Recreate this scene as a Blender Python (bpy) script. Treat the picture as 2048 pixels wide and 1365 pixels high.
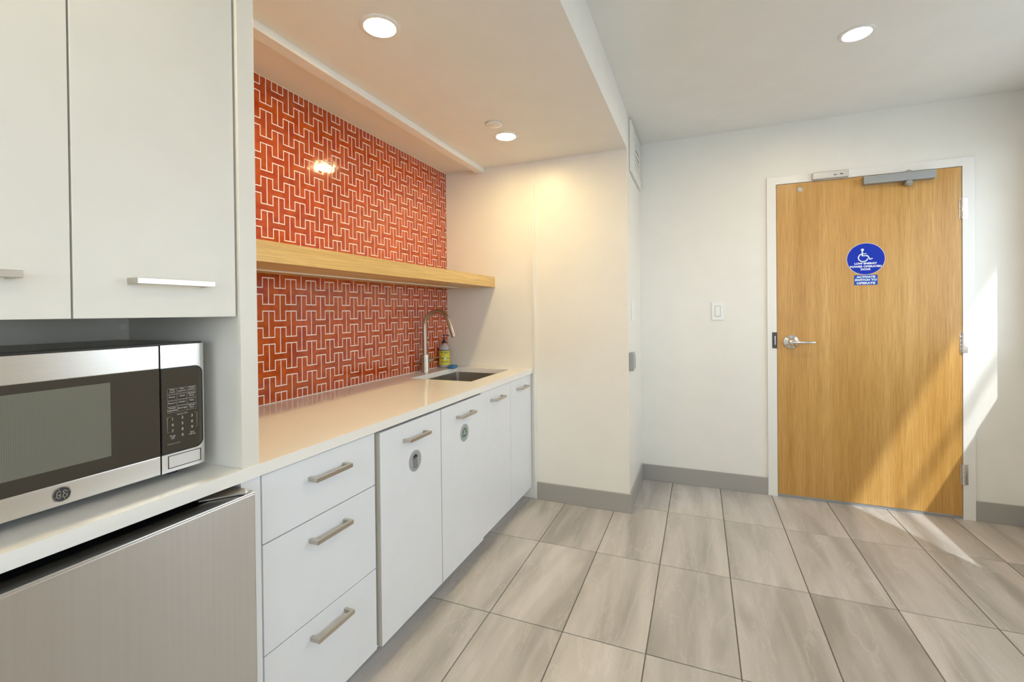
import bpy, bmesh, math, random
from mathutils import Vector, Matrix

for o in list(bpy.data.objects):
    bpy.data.objects.remove(o, do_unlink=True)
S = bpy.context.scene
COL = S.collection
random.seed(7)

# ------------------------------------------------------------------ camera, sky, sun, exposure
yaw, pitch, roll = 0.3906, 0.0071, 0.0104
rh = Vector((math.cos(yaw), math.sin(yaw), 0))
dh = Vector((-math.sin(yaw), math.cos(yaw), 0))
zh = Vector((0, 0, 1))
Fw = dh * math.cos(pitch) - zh * math.sin(pitch)
U2 = zh * math.cos(pitch) + dh * math.sin(pitch)
Rt = rh * math.cos(roll) - U2 * math.sin(roll)
Up = U2 * math.cos(roll) + rh * math.sin(roll)
cam_data = bpy.data.cameras.new('camera')
cam_data.sensor_width = 36
cam_data.lens = 913.2 / 2048 * 36
cam_data.shift_y = -(682.5 - 630.86) / 2048
cam_data.clip_start = 0.02
cam = bpy.data.objects.new('camera', cam_data)
COL.objects.link(cam)
M = Matrix((Rt, Up, -Fw)).transposed().to_4x4()
M.translation = Vector((1.6508, -3.3972, 1.2156))
cam.matrix_world = M
S.camera = cam

SKY = 3.3
SUN = 2.2
LAMP = 135.0
w = bpy.data.worlds.new('sky'); S.world = w; w.use_nodes = True
wn = w.node_tree.nodes; wl = w.node_tree.links
bg = wn['Background']
tc = wn.new('ShaderNodeTexCoord'); sp = wn.new('ShaderNodeSeparateXYZ')
cr = wn.new('ShaderNodeValToRGB')
cr.color_ramp.elements[0].position = 0.0; cr.color_ramp.elements[0].color = (0.86, 0.93, 1.0, 1)
cr.color_ramp.elements[1].position = 0.9; cr.color_ramp.elements[1].color = (0.60, 0.79, 1.0, 1)
wl.new(tc.outputs['Generated'], sp.inputs[0]); wl.new(sp.outputs['Z'], cr.inputs[0])
wl.new(cr.outputs[0], bg.inputs[0]); bg.inputs[1].default_value = SKY

sl = bpy.data.lights.new('sun', 'SUN'); sl.energy = SUN; sl.angle = 0.014; sl.color = (0.97, 0.99, 1.0)
so = bpy.data.objects.new('sun', sl); COL.objects.link(so)
sd = Vector((-0.577, 1.0, -1.21)).normalized()
so.rotation_euler = sd.to_track_quat('-Z', 'Y').to_euler()
so.location = (6, -6, 8)

S.view_settings.view_transform = 'Standard'
S.view_settings.look = 'None'
S.view_settings.gamma = 1
S.view_settings.exposure = 0.74
S.view_settings.use_curve_mapping = False

# ------------------------------------------------------------------ materials
def new_mat(name, col, rough=0.5, metal=0.0, coat=0.0, spec=0.5, emit=None, es=0):
    m = bpy.data.materials.new(name); m.use_nodes = True
    b = m.node_tree.nodes['Principled BSDF']
    b.inputs['Base Color'].default_value = (*col, 1)
    b.inputs['Roughness'].default_value = rough
    b.inputs['Metallic'].default_value = metal
    b.inputs['Coat Weight'].default_value = coat
    b.inputs['Coat Roughness'].default_value = 0.06
    b.inputs['Specular IOR Level'].default_value = spec
    if emit:
        b.inputs['Emission Color'].default_value = (*emit, 1)
        b.inputs['Emission Strength'].default_value = es
    return m

def noise_mat(name, c1, c2, scale=(4, 4, 4), nscale=1.0, detail=6, rough=0.5, metal=0.0, coat=0.0,
              bump=0.0, lo=0.35, hi=0.65, bscale=None, rrange=None, distortion=0.0):
    m = new_mat(name, c1, rough, metal, coat)
    n = m.node_tree.nodes; l = m.node_tree.links; b = n['Principled BSDF']
    t = n.new('ShaderNodeTexCoord'); mp = n.new('ShaderNodeMapping'); mp.inputs['Scale'].default_value = scale
    l.new(t.outputs['Object'], mp.inputs[0])
    nz = n.new('ShaderNodeTexNoise'); nz.inputs['Scale'].default_value = nscale; nz.inputs['Detail'].default_value = detail
    nz.inputs['Distortion'].default_value = distortion
    l.new(mp.outputs[0], nz.inputs['Vector'])
    r = n.new('ShaderNodeValToRGB')
    r.color_ramp.elements[0].position = lo; r.color_ramp.elements[1].position = hi
    r.color_ramp.elements[0].color = (*c1, 1); r.color_ramp.elements[1].color = (*c2, 1)
    l.new(nz.outputs['Fac'], r.inputs[0]); l.new(r.outputs[0], b.inputs['Base Color'])
    if rrange:
        mr = n.new('ShaderNodeMapRange'); mr.inputs['To Min'].default_value = rrange[0]; mr.inputs['To Max'].default_value = rrange[1]
        l.new(nz.outputs['Fac'], mr.inputs['Value']); l.new(mr.outputs[0], b.inputs['Roughness'])
    if bump:
        bp = n.new('ShaderNodeBump'); bp.inputs['Strength'].default_value = bump; bp.inputs['Distance'].default_value = 0.002
        if bscale:
            n2 = n.new('ShaderNodeTexNoise'); n2.inputs['Scale'].default_value = bscale; n2.inputs['Detail'].default_value = 3
            l.new(t.outputs['Object'], n2.inputs['Vector']); l.new(n2.outputs['Fac'], bp.inputs['Height'])
        else:
            l.new(nz.outputs['Fac'], bp.inputs['Height'])
        l.new(bp.outputs[0], b.inputs['Normal'])
    return m

m_wall = noise_mat('wall_paint', (0.80, 0.785, 0.74), (0.82, 0.805, 0.76), nscale=1.5, rough=0.42, bump=0.04, bscale=260)
m_wall_k = noise_mat('alcove_paint', (0.80, 0.775, 0.72), (0.82, 0.795, 0.74), nscale=1.5, rough=0.38, bump=0.04, bscale=260)
m_ceil = noise_mat('ceiling_paint', (0.83, 0.82, 0.79), (0.85, 0.84, 0.81), nscale=1.5, rough=0.7, bump=0.03, bscale=200)
m_trim = new_mat('trim_paint', (0.80, 0.79, 0.76), 0.35)
m_base = new_mat('baseboard_vinyl', (0.36, 0.345, 0.32), 0.4)
m_lam = noise_mat('white_laminate_cool_lit', (0.775, 0.795, 0.83), (0.79, 0.81, 0.845), nscale=3, rough=0.33, bump=0.015, bscale=500)  # white laminate, cool daylight tint put into its base colour
m_lam_up = noise_mat('white_laminate_warm_lit', (0.73, 0.705, 0.645), (0.745, 0.72, 0.66), nscale=3, rough=0.36, bump=0.015, bscale=500)  # same white laminate, warm light tint put into its base colour
m_edge = new_mat('door_edge_band', (0.52, 0.48, 0.41), 0.5)
m_quartz = noise_mat('quartz', (0.85, 0.83, 0.79), (0.865, 0.845, 0.805), nscale=60, detail=8, rough=0.13)
m_steel = noise_mat('brushed_steel', (0.76, 0.75, 0.73), (0.78, 0.77, 0.75), scale=(3, 3, 250), nscale=1.2, rough=0.3, metal=1.0, rrange=(0.28, 0.32))
m_fridge = noise_mat('fridge_steel', (0.62, 0.60, 0.58), (0.64, 0.62, 0.60), scale=(2, 120, 1), nscale=1.2, rough=0.34, metal=1.0, rrange=(0.33, 0.37))
m_sink = noise_mat('sink_steel', (0.50, 0.47, 0.42), (0.56, 0.53, 0.48), scale=(2, 200, 2), nscale=1.2, rough=0.32, metal=1.0)
m_nickel = new_mat('satin_nickel', (0.56, 0.52, 0.46), 0.3, 1.0)
m_faucet = new_mat('brushed_faucet_metal', (0.47, 0.42, 0.36), 0.26, 1.0)
m_chrome = new_mat('chrome', (0.78, 0.78, 0.78), 0.16, 1.0)
m_black = new_mat('black_plastic', (0.012, 0.012, 0.012), 0.35)
m_dark = new_mat('dark_metal', (0.07, 0.07, 0.07), 0.4, 0.6)
m_case = new_mat('microwave_case', (.26, .24, .21), .3, .3)
m_glass_blk = new_mat('black_glass', (0.030, 0.026, 0.020), 0.06, 0, 0.8)
m_white_pl = new_mat('white_plastic', (0.83, 0.83, 0.82), 0.3)
m_silver = new_mat('silver_paint', (0.33, 0.34, 0.34), 0.4, 0.35)
m_grout = new_mat('white_grout', (0.92, 0.86, 0.79), 0.7)
m_fgrout = noise_mat('floor_grout', (0.17, 0.155, 0.14), (0.22, 0.20, 0.18), nscale=30, rough=0.9)
m_ground = noise_mat('concrete_ground', (0.36, 0.36, 0.35), (0.44, 0.44, 0.42), nscale=3, rough=0.9)
m_blue = new_mat('sign_blue', (0.004, 0.028, 0.42), 0.35, spec=.2)
m_blue2 = new_mat('sign_blue_light', (0.012, 0.08, 0.44), 0.35, spec=.2)
m_white_ink = new_mat('white_ink', (0.80, 0.86, 0.88), 0.4)
m_grey_ink = new_mat('grey_ink', (0.42, 0.41, 0.38), 0.4)
m_dark_ink = new_mat('dark_ink', (0.03, 0.035, 0.04), 0.4)
m_green_ink = new_mat('green_ink', (0.05, 0.20, 0.06), 0.4)
m_disc = new_mat('sticker_silver', (0.42, 0.44, 0.47), 0.35, 0.3)
m_lamp = new_mat('lamp_lens', (0.9, 0.85, 0.75), 0.4, emit=(1.0, 0.78, 0.38), es=LAMP)
m_lamp2 = new_mat('hall_lamp_lens', (0.9, 0.88, 0.8), 0.4, emit=(1.0, 0.80, 0.52), es=LAMP * 1.35)
m_bottle = new_mat('clear_bottle', (0.66, 0.64, 0.66), 0.12); m_bottle.node_tree.nodes['Principled BSDF'].inputs['Transmission Weight'].default_value = 0.35
m_yellow = new_mat('yellow_label', (0.70, 0.66, 0.06), 0.45)
m_navy = new_mat('navy_band', (0.05, 0.05, 0.12), 0.45)
m_sponge = noise_mat('blue_scrubber', (0.04, 0.16, 0.33), (0.14, 0.34, 0.52), nscale=120, rough=0.8, bump=0.8)
m_led = new_mat('led_channel', (0.88, 0.87, 0.84), 0.5)

for m_ in (m_steel, m_fridge):
    b_ = m_.node_tree.nodes['Principled BSDF']; b_.inputs['Anisotropic'].default_value = .75; b_.inputs['Anisotropic Rotation'].default_value = .25

# glazed orange tile
m_tile = new_mat('glazed_tile', (0.60, 0.10, 0.03), 0.10, 0, 0.32)
def _tile():
    n = m_tile.node_tree.nodes; l = m_tile.node_tree.links; b = n['Principled BSDF']
    t = n.new('ShaderNodeTexCoord'); nz = n.new('ShaderNodeTexNoise'); nz.inputs['Scale'].default_value = 26; nz.inputs['Detail'].default_value = 3
    l.new(t.outputs['Object'], nz.inputs['Vector'])
    oi = n.new('ShaderNodeObjectInfo')
    ad = n.new('ShaderNodeVectorMath'); ad.operation = 'ADD'
    sc = n.new('ShaderNodeVectorMath'); sc.operation = 'SCALE'; sc.inputs[0].default_value = (7, 13, 5)
    l.new(oi.outputs['Random'], sc.inputs['Scale']); l.new(t.outputs['Object'], ad.inputs[0]); l.new(sc.outputs[0], ad.inputs[1])
    l.new(ad.outputs[0], nz.inputs['Vector'])
    r = n.new('ShaderNodeValToRGB'); r.color_ramp.elements[0].position = .3; r.color_ramp.elements[1].position = .72
    r.color_ramp.elements[0].color = (0.36, 0.036, 0.006, 1); r.color_ramp.elements[1].color = (0.53, 0.096, 0.012, 1)
    l.new(nz.outputs['Fac'], r.inputs[0])
    hs = n.new('ShaderNodeHueSaturation'); mr = n.new('ShaderNodeMapRange'); mr.inputs['To Min'].default_value = .9; mr.inputs['To Max'].default_value = 1.1
    l.new(oi.outputs['Random'], mr.inputs['Value']); l.new(mr.outputs[0], hs.inputs['Value'])
    l.new(r.outputs[0], hs.inputs['Color']); l.new(hs.outputs[0], b.inputs['Base Color'])
    bp = n.new('ShaderNodeBump'); bp.inputs['Strength'].default_value = .22; bp.inputs['Distance'].default_value = .004
    l.new(nz.outputs['Fac'], bp.inputs['Height']); l.new(bp.outputs[0], b.inputs['Normal'])
_tile()

# wood
def wood(name, dark, mid, light, axis, rough=0.35, coat=0.0, fine=230, k=1.0):
    """straight grain running along axis"""
    m = new_mat(name, mid, rough, 0, coat); n = m.node_tree.nodes; l = m.node_tree.links; b = n['Principled BSDF']
    t = n.new('ShaderNodeTexCoord')
    def nz(sc, sa, det, rg=.5):
        mp = n.new('ShaderNodeMapping'); v = [sc] * 3; v['xyz'.index(axis)] = sa; mp.inputs['Scale'].default_value = v
        l.new(t.outputs['Object'], mp.inputs[0])
        z = n.new('ShaderNodeTexNoise'); z.inputs['Scale'].default_value = 1; z.inputs['Detail'].default_value = det; z.inputs['Roughness'].default_value = rg
        l.new(mp.outputs[0], z.inputs['Vector']); return z
    broad = nz(14, .5, 4); fin = nz(fine, 5, 4, .6); tick = nz(fine * 1.6, 22, 2)
    r = n.new('ShaderNodeValToRGB'); e = r.color_ramp.elements
    e[0].position = .3; e[0].color = (*dark, 1); e[1].position = .72; e[1].color = (*light, 1)
    q = e.new(.5); q.color = (*mid, 1)
    l.new(broad.outputs['Fac'], r.inputs[0])
    r2 = n.new('ShaderNodeValToRGB'); r2.color_ramp.elements[0].position = .36; r2.color_ramp.elements[1].position = .6
    v = 1 - .34 * k
    r2.color_ramp.elements[0].color = (v, v * .96, v * .9, 1); r2.color_ramp.elements[1].color = (1.04, 1.04, 1.04, 1)
    l.new(fin.outputs['Fac'], r2.inputs[0])
    mx = n.new('ShaderNodeMix'); mx.data_type = 'RGBA'; mx.blend_type = 'MULTIPLY'; mx.inputs['Factor'].default_value = 1
    l.new(r.outputs[0], mx.inputs['A']); l.new(r2.outputs[0], mx.inputs['B'])
    r3 = n.new('ShaderNodeValToRGB'); r3.color_ramp.elements[0].position = .33; r3.color_ramp.elements[1].position = .42
    r3.color_ramp.elements[0].color = (.80, .76, .70, 1); r3.color_ramp.elements[1].color = (1, 1, 1, 1)
    l.new(tick.outputs['Fac'], r3.inputs[0])
    m2 = n.new('ShaderNodeMix'); m2.data_type = 'RGBA'; m2.blend_type = 'MULTIPLY'; m2.inputs['Factor'].default_value = .7 * k
    l.new(mx.outputs['Result'], m2.inputs['A']); l.new(r3.outputs[0], m2.inputs['B'])
    l.new(m2.outputs['Result'], b.inputs['Base Color'])
    return m
m_door = wood('oak_veneer_door', (0.50, 0.26, 0.060), (0.57, 0.315, 0.085), (0.64, 0.375, 0.120), 'z', 0.36, k=.6)
m_shelf = wood('oak_shelf', (0.60, 0.37, 0.12), (0.66, 0.44, 0.16), (0.72, 0.50, 0.21), 'y', 0.34, 0.0, k=.5)

# stone-look floor tile with veins running along the tile
def floor_mat():
    m = new_mat('stone_look_tile', (.5, .47, .44), .34); n = m.node_tree.nodes; l = m.node_tree.links; b = n['Principled BSDF']
    t = n.new('ShaderNodeTexCoord'); oi = n.new('ShaderNodeObjectInfo')
    sc = n.new('ShaderNodeVectorMath'); sc.operation = 'SCALE'; sc.inputs[0].default_value = (31, 17, 9)
    l.new(oi.outputs['Random'], sc.inputs['Scale'])
    ad = n.new('ShaderNodeVectorMath'); ad.operation = 'ADD'
    l.new(t.outputs['Object'], ad.inputs[0]); l.new(sc.outputs[0], ad.inputs[1])
    def nz(scl, det, dist=0, rot=0.0, rg=.5):
        mp = n.new('ShaderNodeMapping'); mp.inputs['Scale'].default_value = scl; mp.inputs['Rotation'].default_value = (0, 0, rot)
        l.new(ad.outputs[0], mp.inputs[0]); z = n.new('ShaderNodeTexNoise'); z.inputs['Scale'].default_value = 1
        z.inputs['Detail'].default_value = det; z.inputs['Distortion'].default_value = dist; z.inputs['Roughness'].default_value = rg
        l.new(mp.outputs[0], z.inputs['Vector']); return z
    a = nz((9, 1.3, 1), 5, .5, .10)
    r = n.new('ShaderNodeValToRGB'); e = r.color_ramp.elements
    e[0].position = .35; e[0].color = (0.36, 0.335, 0.305, 1); e[1].position = .66; e[1].color = (0.57, 0.53, 0.505, 1)
    q = e.new(.5); q.color = (0.47, 0.44, 0.41, 1)
    l.new(a.outputs['Fac'], r.inputs[0])
    # thin pale veins
    v = nz((5, .9, 1), 7, 1.2, -.12, .6)
    ma = n.new('ShaderNodeMath'); ma.operation = 'SUBTRACT'; ma.inputs[1].default_value = .5; l.new(v.outputs['Fac'], ma.inputs[0])
    mb = n.new('ShaderNodeMath'); mb.operation = 'ABSOLUTE'; l.new(ma.outputs[0], mb.inputs[0])
    vr = n.new('ShaderNodeValToRGB'); vr.color_ramp.elements[0].position = 0; vr.color_ramp.elements[0].color = (.3, .3, .3, 1)
    vr.color_ramp.elements[1].position = .014; vr.color_ramp.elements[1].color = (0, 0, 0, 1); l.new(mb.outputs[0], vr.inputs[0])
    mx = n.new('ShaderNodeMix'); mx.data_type = 'RGBA'; mx.inputs['B'].default_value = (.66, .63, .60, 1)
    l.new(vr.outputs[0], mx.inputs['Factor']); l.new(r.outputs[0], mx.inputs['A'])
    g = n.new('ShaderNodeTexNoise'); g.inputs['Scale'].default_value = 260; g.inputs['Detail'].default_value = 2; l.new(t.outputs['Object'], g.inputs['Vector'])
    gr = n.new('ShaderNodeValToRGB'); gr.color_ramp.elements[0].position = .3; gr.color_ramp.elements[0].color = (.86, .86, .86, 1)
    gr.color_ramp.elements[1].position = .7; gr.color_ramp.elements[1].color = (1.1, 1.1, 1.1, 1); l.new(g.outputs['Fac'], gr.inputs[0])
    m2 = n.new('ShaderNodeMix'); m2.data_type = 'RGBA'; m2.blend_type = 'MULTIPLY'; m2.inputs['Factor'].default_value = .8
    l.new(mx.outputs['Result'], m2.inputs['A']); l.new(gr.outputs[0], m2.inputs['B'])
    hs = n.new('ShaderNodeHueSaturation'); mr = n.new('ShaderNodeMapRange'); mr.inputs['To Min'].default_value = .93; mr.inputs['To Max'].default_value = 1.08
    l.new(oi.outputs['Random'], mr.inputs['Value']); l.new(mr.outputs[0], hs.inputs['Value'])
    l.new(m2.outputs['Result'], hs.inputs['Color']); l.new(hs.outputs[0], b.inputs['Base Color'])
    rr = n.new('ShaderNodeMapRange'); rr.inputs['To Min'].default_value = .26; rr.inputs['To Max'].default_value = .44
    l.new(a.outputs['Fac'], rr.inputs['Value']); l.new(rr.outputs[0], b.inputs['Roughness'])
    bp = n.new('ShaderNodeBump'); bp.inputs['Strength'].default_value = .06; bp.inputs['Distance'].default_value = .002
    l.new(g.outputs['Fac'], bp.inputs['Height']); l.new(bp.outputs[0], b.inputs['Normal'])
    return m
m_floor = floor_mat()

# microwave window: fine vertical mesh screen behind glass
m_screen = new_mat('mesh_screen', (.2, .2, .17), .09, 0, .8)
def _scr():
    n = m_screen.node_tree.nodes; l = m_screen.node_tree.links; b = n['Principled BSDF']
    t = n.new('ShaderNodeTexCoord'); wv = n.new('ShaderNodeTexWave'); wv.bands_direction = 'Y'; wv.inputs['Scale'].default_value = 110
    l.new(t.outputs['Object'], wv.inputs['Vector'])
    r = n.new('ShaderNodeValToRGB'); r.color_ramp.elements[0].color = (.13, .13, .105, 1); r.color_ramp.elements[1].color = (.16, .16, .13, 1)
    l.new(wv.outputs['Fac'], r.inputs[0]); l.new(r.outputs[0], b.inputs['Base Color'])
_scr()

m_glass = bpy.data.materials.new('window_glass'); m_glass.use_nodes = True
def _gl():
    n = m_glass.node_tree.nodes; l = m_glass.node_tree.links
    n.remove(n['Principled BSDF'])
    tr = n.new('ShaderNodeBsdfTransparent'); tr.inputs[0].default_value = (.96, .98, .98, 1)
    gl = n.new('ShaderNodeBsdfGlossy'); gl.inputs['Roughness'].default_value = .02
    mx = n.new('ShaderNodeMixShader'); mx.inputs[0].default_value = .06
    l.new(tr.outputs[0], mx.inputs[1]); l.new(gl.outputs[0], mx.inputs[2]); l.new(mx.outputs[0], n['Material Output'].inputs[0])
_gl()

# ------------------------------------------------------------------ mesh helpers
class MB:
    def __init__(s): s.bm = bmesh.new()
    def _take(s, t, smooth=False):
        for f in t.faces: f.smooth = smooth
        me = bpy.data.meshes.new('t'); t.to_mesh(me); t.free(); s.bm.from_mesh(me); bpy.data.meshes.remove(me); return s
    def box(s, x0, x1, y0, y1, z0, z1, bev=0.0, seg=2, smooth=False):
        t = bmesh.new(); bmesh.ops.create_cube(t, size=1)
        for v in t.verts:
            v.co = Vector((x0 + (v.co.x + .5) * (x1 - x0), y0 + (v.co.y + .5) * (y1 - y0), z0 + (v.co.z + .5) * (z1 - z0)))
        if bev: bmesh.ops.bevel(t, geom=t.edges[:], offset=bev, segments=seg, profile=.6, affect='EDGES')
        return s._take(t, smooth)
    def prism(s, pts, axis, a0, a1, bev=0.0):
        """polygon in the other two axes (cyclic order x->yz, y->xz, z->xy), extruded along axis"""
        t = bmesh.new()
        def P(u, v, a): return {'x': (a, u, v), 'y': (u, a, v), 'z': (u, v, a)}[axis]
        A = [t.verts.new(P(u, v, a0)) for u, v in pts]; B = [t.verts.new(P(u, v, a1)) for u, v in pts]
        t.faces.new(A); t.faces.new(B[::-1]); n = len(pts)
        for i in range(n): t.faces.new((A[i], B[i], B[(i + 1) % n], A[(i + 1) % n]))
        bmesh.ops.recalc_face_normals(t, faces=t.faces[:])
        if bev:
            es = [e for e in t.edges if len(set(round(v.co['xyz'.index(axis)], 6) for v in e.verts)) == 1]
            bmesh.ops.bevel(t, geom=es, offset=bev, segments=2, profile=.6, affect='EDGES')
        return s._take(t)
    def cyl(s, p0, p1, r, r2=None, seg=32, caps=True, smooth=True):
        p0 = Vector(p0); p1 = Vector(p1); r2 = r if r2 is None else r2
        return s.loft([(p0, r), (p1, r2)], seg, caps, smooth)
    def loft(s, pr, seg=24, caps=True, smooth=True):
        """rings along a path: [(point, radius)]"""
        t = bmesh.new(); rings = []
        pts = [Vector(p) for p, _ in pr]; ref = None
        for i, (p, r) in enumerate(pr):
            a = pts[max(i - 1, 0)]; b = pts[min(i + 1, len(pts) - 1)]; d = (b - a).normalized()
            if ref is None: ref = d.cross(Vector((0, 0, 1)) if abs(d.z) < .9 else Vector((1, 0, 0)))
            u = (ref - d * ref.dot(d)).normalized(); v = d.cross(u).normalized(); ref = u
            rings.append([t.verts.new(pts[i] + (u * math.cos(2 * math.pi * k / seg) + v * math.sin(2 * math.pi * k / seg)) * r) for k in range(seg)])
        for a, b in zip(rings, rings[1:]):
            for k in range(seg):
                f = t.faces.new((a[k], a[(k + 1) % seg], b[(k + 1) % seg], b[k]))
        if caps: t.faces.new(rings[0][::-1]); t.faces.new(rings[-1])
        bmesh.ops.recalc_face_normals(t, faces=t.faces[:])
        for f in t.faces: f.smooth = smooth and len(f.verts) == 4
        me = bpy.data.meshes.new('t'); t.to_mesh(me); t.free(); s.bm.from_mesh(me); bpy.data.meshes.remove(me); return s
    def lathe(s, c, prof, axis='z', seg=40, closed=False):
        """revolve (radius, height) profile about an axis through c"""
        t = bmesh.new(); c = Vector(c); rings = []
        for r, h in prof:
            ring = []
            for k in range(seg):
                a = 2 * math.pi * k / seg; x, y = r * math.cos(a), r * math.sin(a)
                ring.append(t.verts.new(c + Vector({'z': (x, y, h), 'y': (x, h, y), 'x': (h, x, y)}[axis])))
            rings.append(ring)
        for a, b in zip(rings, rings[1:]):
            for k in range(seg): t.faces.new((a[k], a[(k + 1) % seg], b[(k + 1) % seg], b[k]))
        if closed:
            a, b = rings[-1], rings[0]
            for k in range(seg): t.faces.new((a[k], a[(k + 1) % seg], b[(k + 1) % seg], b[k]))
        else:
            t.faces.new(rings[0][::-1]); t.faces.new(rings[-1])
        bmesh.ops.remove_doubles(t, verts=t.verts[:], dist=1e-6)
        bmesh.ops.recalc_face_normals(t, faces=t.faces[:])
        for f in t.faces: f.smooth = True
        me = bpy.data.meshes.new('t'); t.to_mesh(me); t.free(); s.bm.from_mesh(me); bpy.data.meshes.remove(me); return s
    def slab(s, us, vs, holes, axis, a0, a1):
        """rectangular slab perpendicular to axis made of a grid of cells; holes = set of (i, j) cells left open"""
        t = bmesh.new()
        def P(u, v, a): return Vector({'x': (a, u, v), 'y': (u, a, v), 'z': (u, v, a)}[axis])
        cells = {(i, j) for i in range(len(us) - 1) for j in range(len(vs) - 1)} - set(holes)
        vd = {}
        def V(i, j, a):
            k = (i, j, a)
            if k not in vd: vd[k] = t.verts.new(P(us[i], vs[j], (a0, a1)[a]))
            return vd[k]
        for i, j in cells:
            for a in (0, 1): t.faces.new((V(i, j, a), V(i + 1, j, a), V(i + 1, j + 1, a), V(i, j + 1, a)))
            for (di, dj, e) in ((-1, 0, ((i, j), (i, j + 1))), (1, 0, ((i + 1, j), (i + 1, j + 1))), (0, -1, ((i, j), (i + 1, j))), (0, 1, ((i, j + 1), (i + 1, j + 1)))):
                if (i + di, j + dj) not in cells:
                    (p, q), (r, u) = e; t.faces.new((V(p, q, 0), V(r, u, 0), V(r, u, 1), V(p, q, 1)))
        bmesh.ops.recalc_face_normals(t, faces=t.faces[:])
        return s._take(t)
    def mesh(s, name='m'):
        for e in s.bm.edges:
            if len(e.link_faces) == 2 and e.calc_face_angle(0) > .65: e.smooth = False
        me = bpy.data.meshes.new(name); s.bm.to_mesh(me); s.bm.free(); return me

def wloc(o):
    v = Vector((0, 0, 0))
    while o: v += o.location; o = o.parent
    return v
def part(name, mb, mat, parent=None, label=None):
    me = mb.mesh(name) if isinstance(mb, MB) else mb
    if parent is not None: me.transform(Matrix.Translation(-wloc(parent)))
    me.materials.clear(); me.materials.append(mat)
    o = bpy.data.objects.new(name, me); COL.objects.link(o); o.parent = parent
    if label: o['label'] = label
    return o
def thing(name, loc, label, cat, group=None):
    o = bpy.data.objects.new(name, None); o.empty_display_size = .05; COL.objects.link(o); o.location = loc
    o['label'] = label; o['category'] = cat
    if group: o['group'] = group
    return o
def single(name, mb, mat, label, cat, group=None):
    o = part(name, mb, mat); o['label'] = label; o['category'] = cat
    if group: o['group'] = group
    return o
def struct(name, mb, mat, label=None):
    o = part(name, mb, mat); o['kind'] = 'structure'
    if label: o['label'] = label
    return o
def struct_empty(name, loc, label=None):
    o = bpy.data.objects.new(name, None); COL.objects.link(o); o.location = loc; o['kind'] = 'structure'
    if label: o['label'] = label
    return o

def text_mesh(txt, size, bold=0.0, sx=1.0, align='CENTER', depth=0.0):
    """flat lettering in its own XY plane, centred on the origin"""
    cu = bpy.data.curves.new('txt', 'FONT'); cu.body = txt; cu.size = size; cu.align_x = align; cu.align_y = 'CENTER'
    cu.offset = bold; cu.resolution_u = 3; cu.extrude = depth
    o = bpy.data.objects.new('txt', cu); COL.objects.link(o)
    dg = bpy.context.evaluated_depsgraph_get()
    me = bpy.data.meshes.new_from_object(o.evaluated_get(dg))
    bpy.data.objects.remove(o, do_unlink=True); bpy.data.curves.remove(cu)
    for v in me.vertices: v.co.x *= sx
    return me
def join(meshes):
    bm = bmesh.new()
    for m in meshes: bm.from_mesh(m)
    me = bpy.data.meshes.new('joined'); bm.to_mesh(me); bm.free(); return me
def on_door(me, x, y, z):      # plane facing -y
    me.transform(Matrix(((1, 0, 0, x), (0, 0, -1, y), (0, 1, 0, z), (0, 0, 0, 1)))); return me
def on_face(me, x, y, z):      # plane facing +x ; text x runs along +y
    me.transform(Matrix(((0, 0, 1, x), (1, 0, 0, y), (0, 1, 0, z), (0, 0, 0, 1)))); return me
def stroke(pts, wd, h=.0004, closed=False):
    """flat ribbon along 2-D points (own XY plane)"""
    bm = bmesh.new(); n = len(pts); P = [Vector((*p, 0)) for p in pts]; L = []
    for i in range(n):
        a = P[(i - 1) % n] if closed or i else P[i]; b = P[(i + 1) % n] if closed or i < n - 1 else P[i]
        d = (b - a).normalized(); q = Vector((-d.y, d.x, 0)) * wd / 2
        k = 1.0
        if 0 < i < n - 1 or closed:
            d1 = (P[i] - a).normalized(); c = max(.5, abs(d1.dot(d))); k = 1 / c
        L.append((bm.verts.new(P[i] + q * k), bm.verts.new(P[i] - q * k)))
    for i in range(n if closed else n - 1):
        a, b = L[i], L[(i + 1) % n]; bm.faces.new((a[1], b[1], b[0], a[0]))
    me = bpy.data.meshes.new('s'); bm.to_mesh(me); bm.free(); return me
def poly(pts):
    bm = bmesh.new(); bm.faces.new([bm.verts.new((*p, 0)) for p in pts]); me = bpy.data.meshes.new('p'); bm.to_mesh(me); bm.free(); return me
def arc(cx, cy, r, a0, a1, n=20, ry=None):
    ry = r if ry is None else ry
    return [(cx + r * math.cos(math.radians(a0 + (a1 - a0) * i / n)), cy + ry * math.sin(math.radians(a0 + (a1 - a0) * i / n))) for i in range(n + 1)]

# ------------------------------------------------------------------ dimensions
ZC, ZS = 2.408, 2.187          # hall ceiling, kitchen soffit
XK, YB = 1.2537, -0.603        # chase corner
XR, YN = 3.31, -5.6            # right wall, near wall
ZT = 0.847                     # countertop
XF = 0.632                     # cabinet fronts

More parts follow.
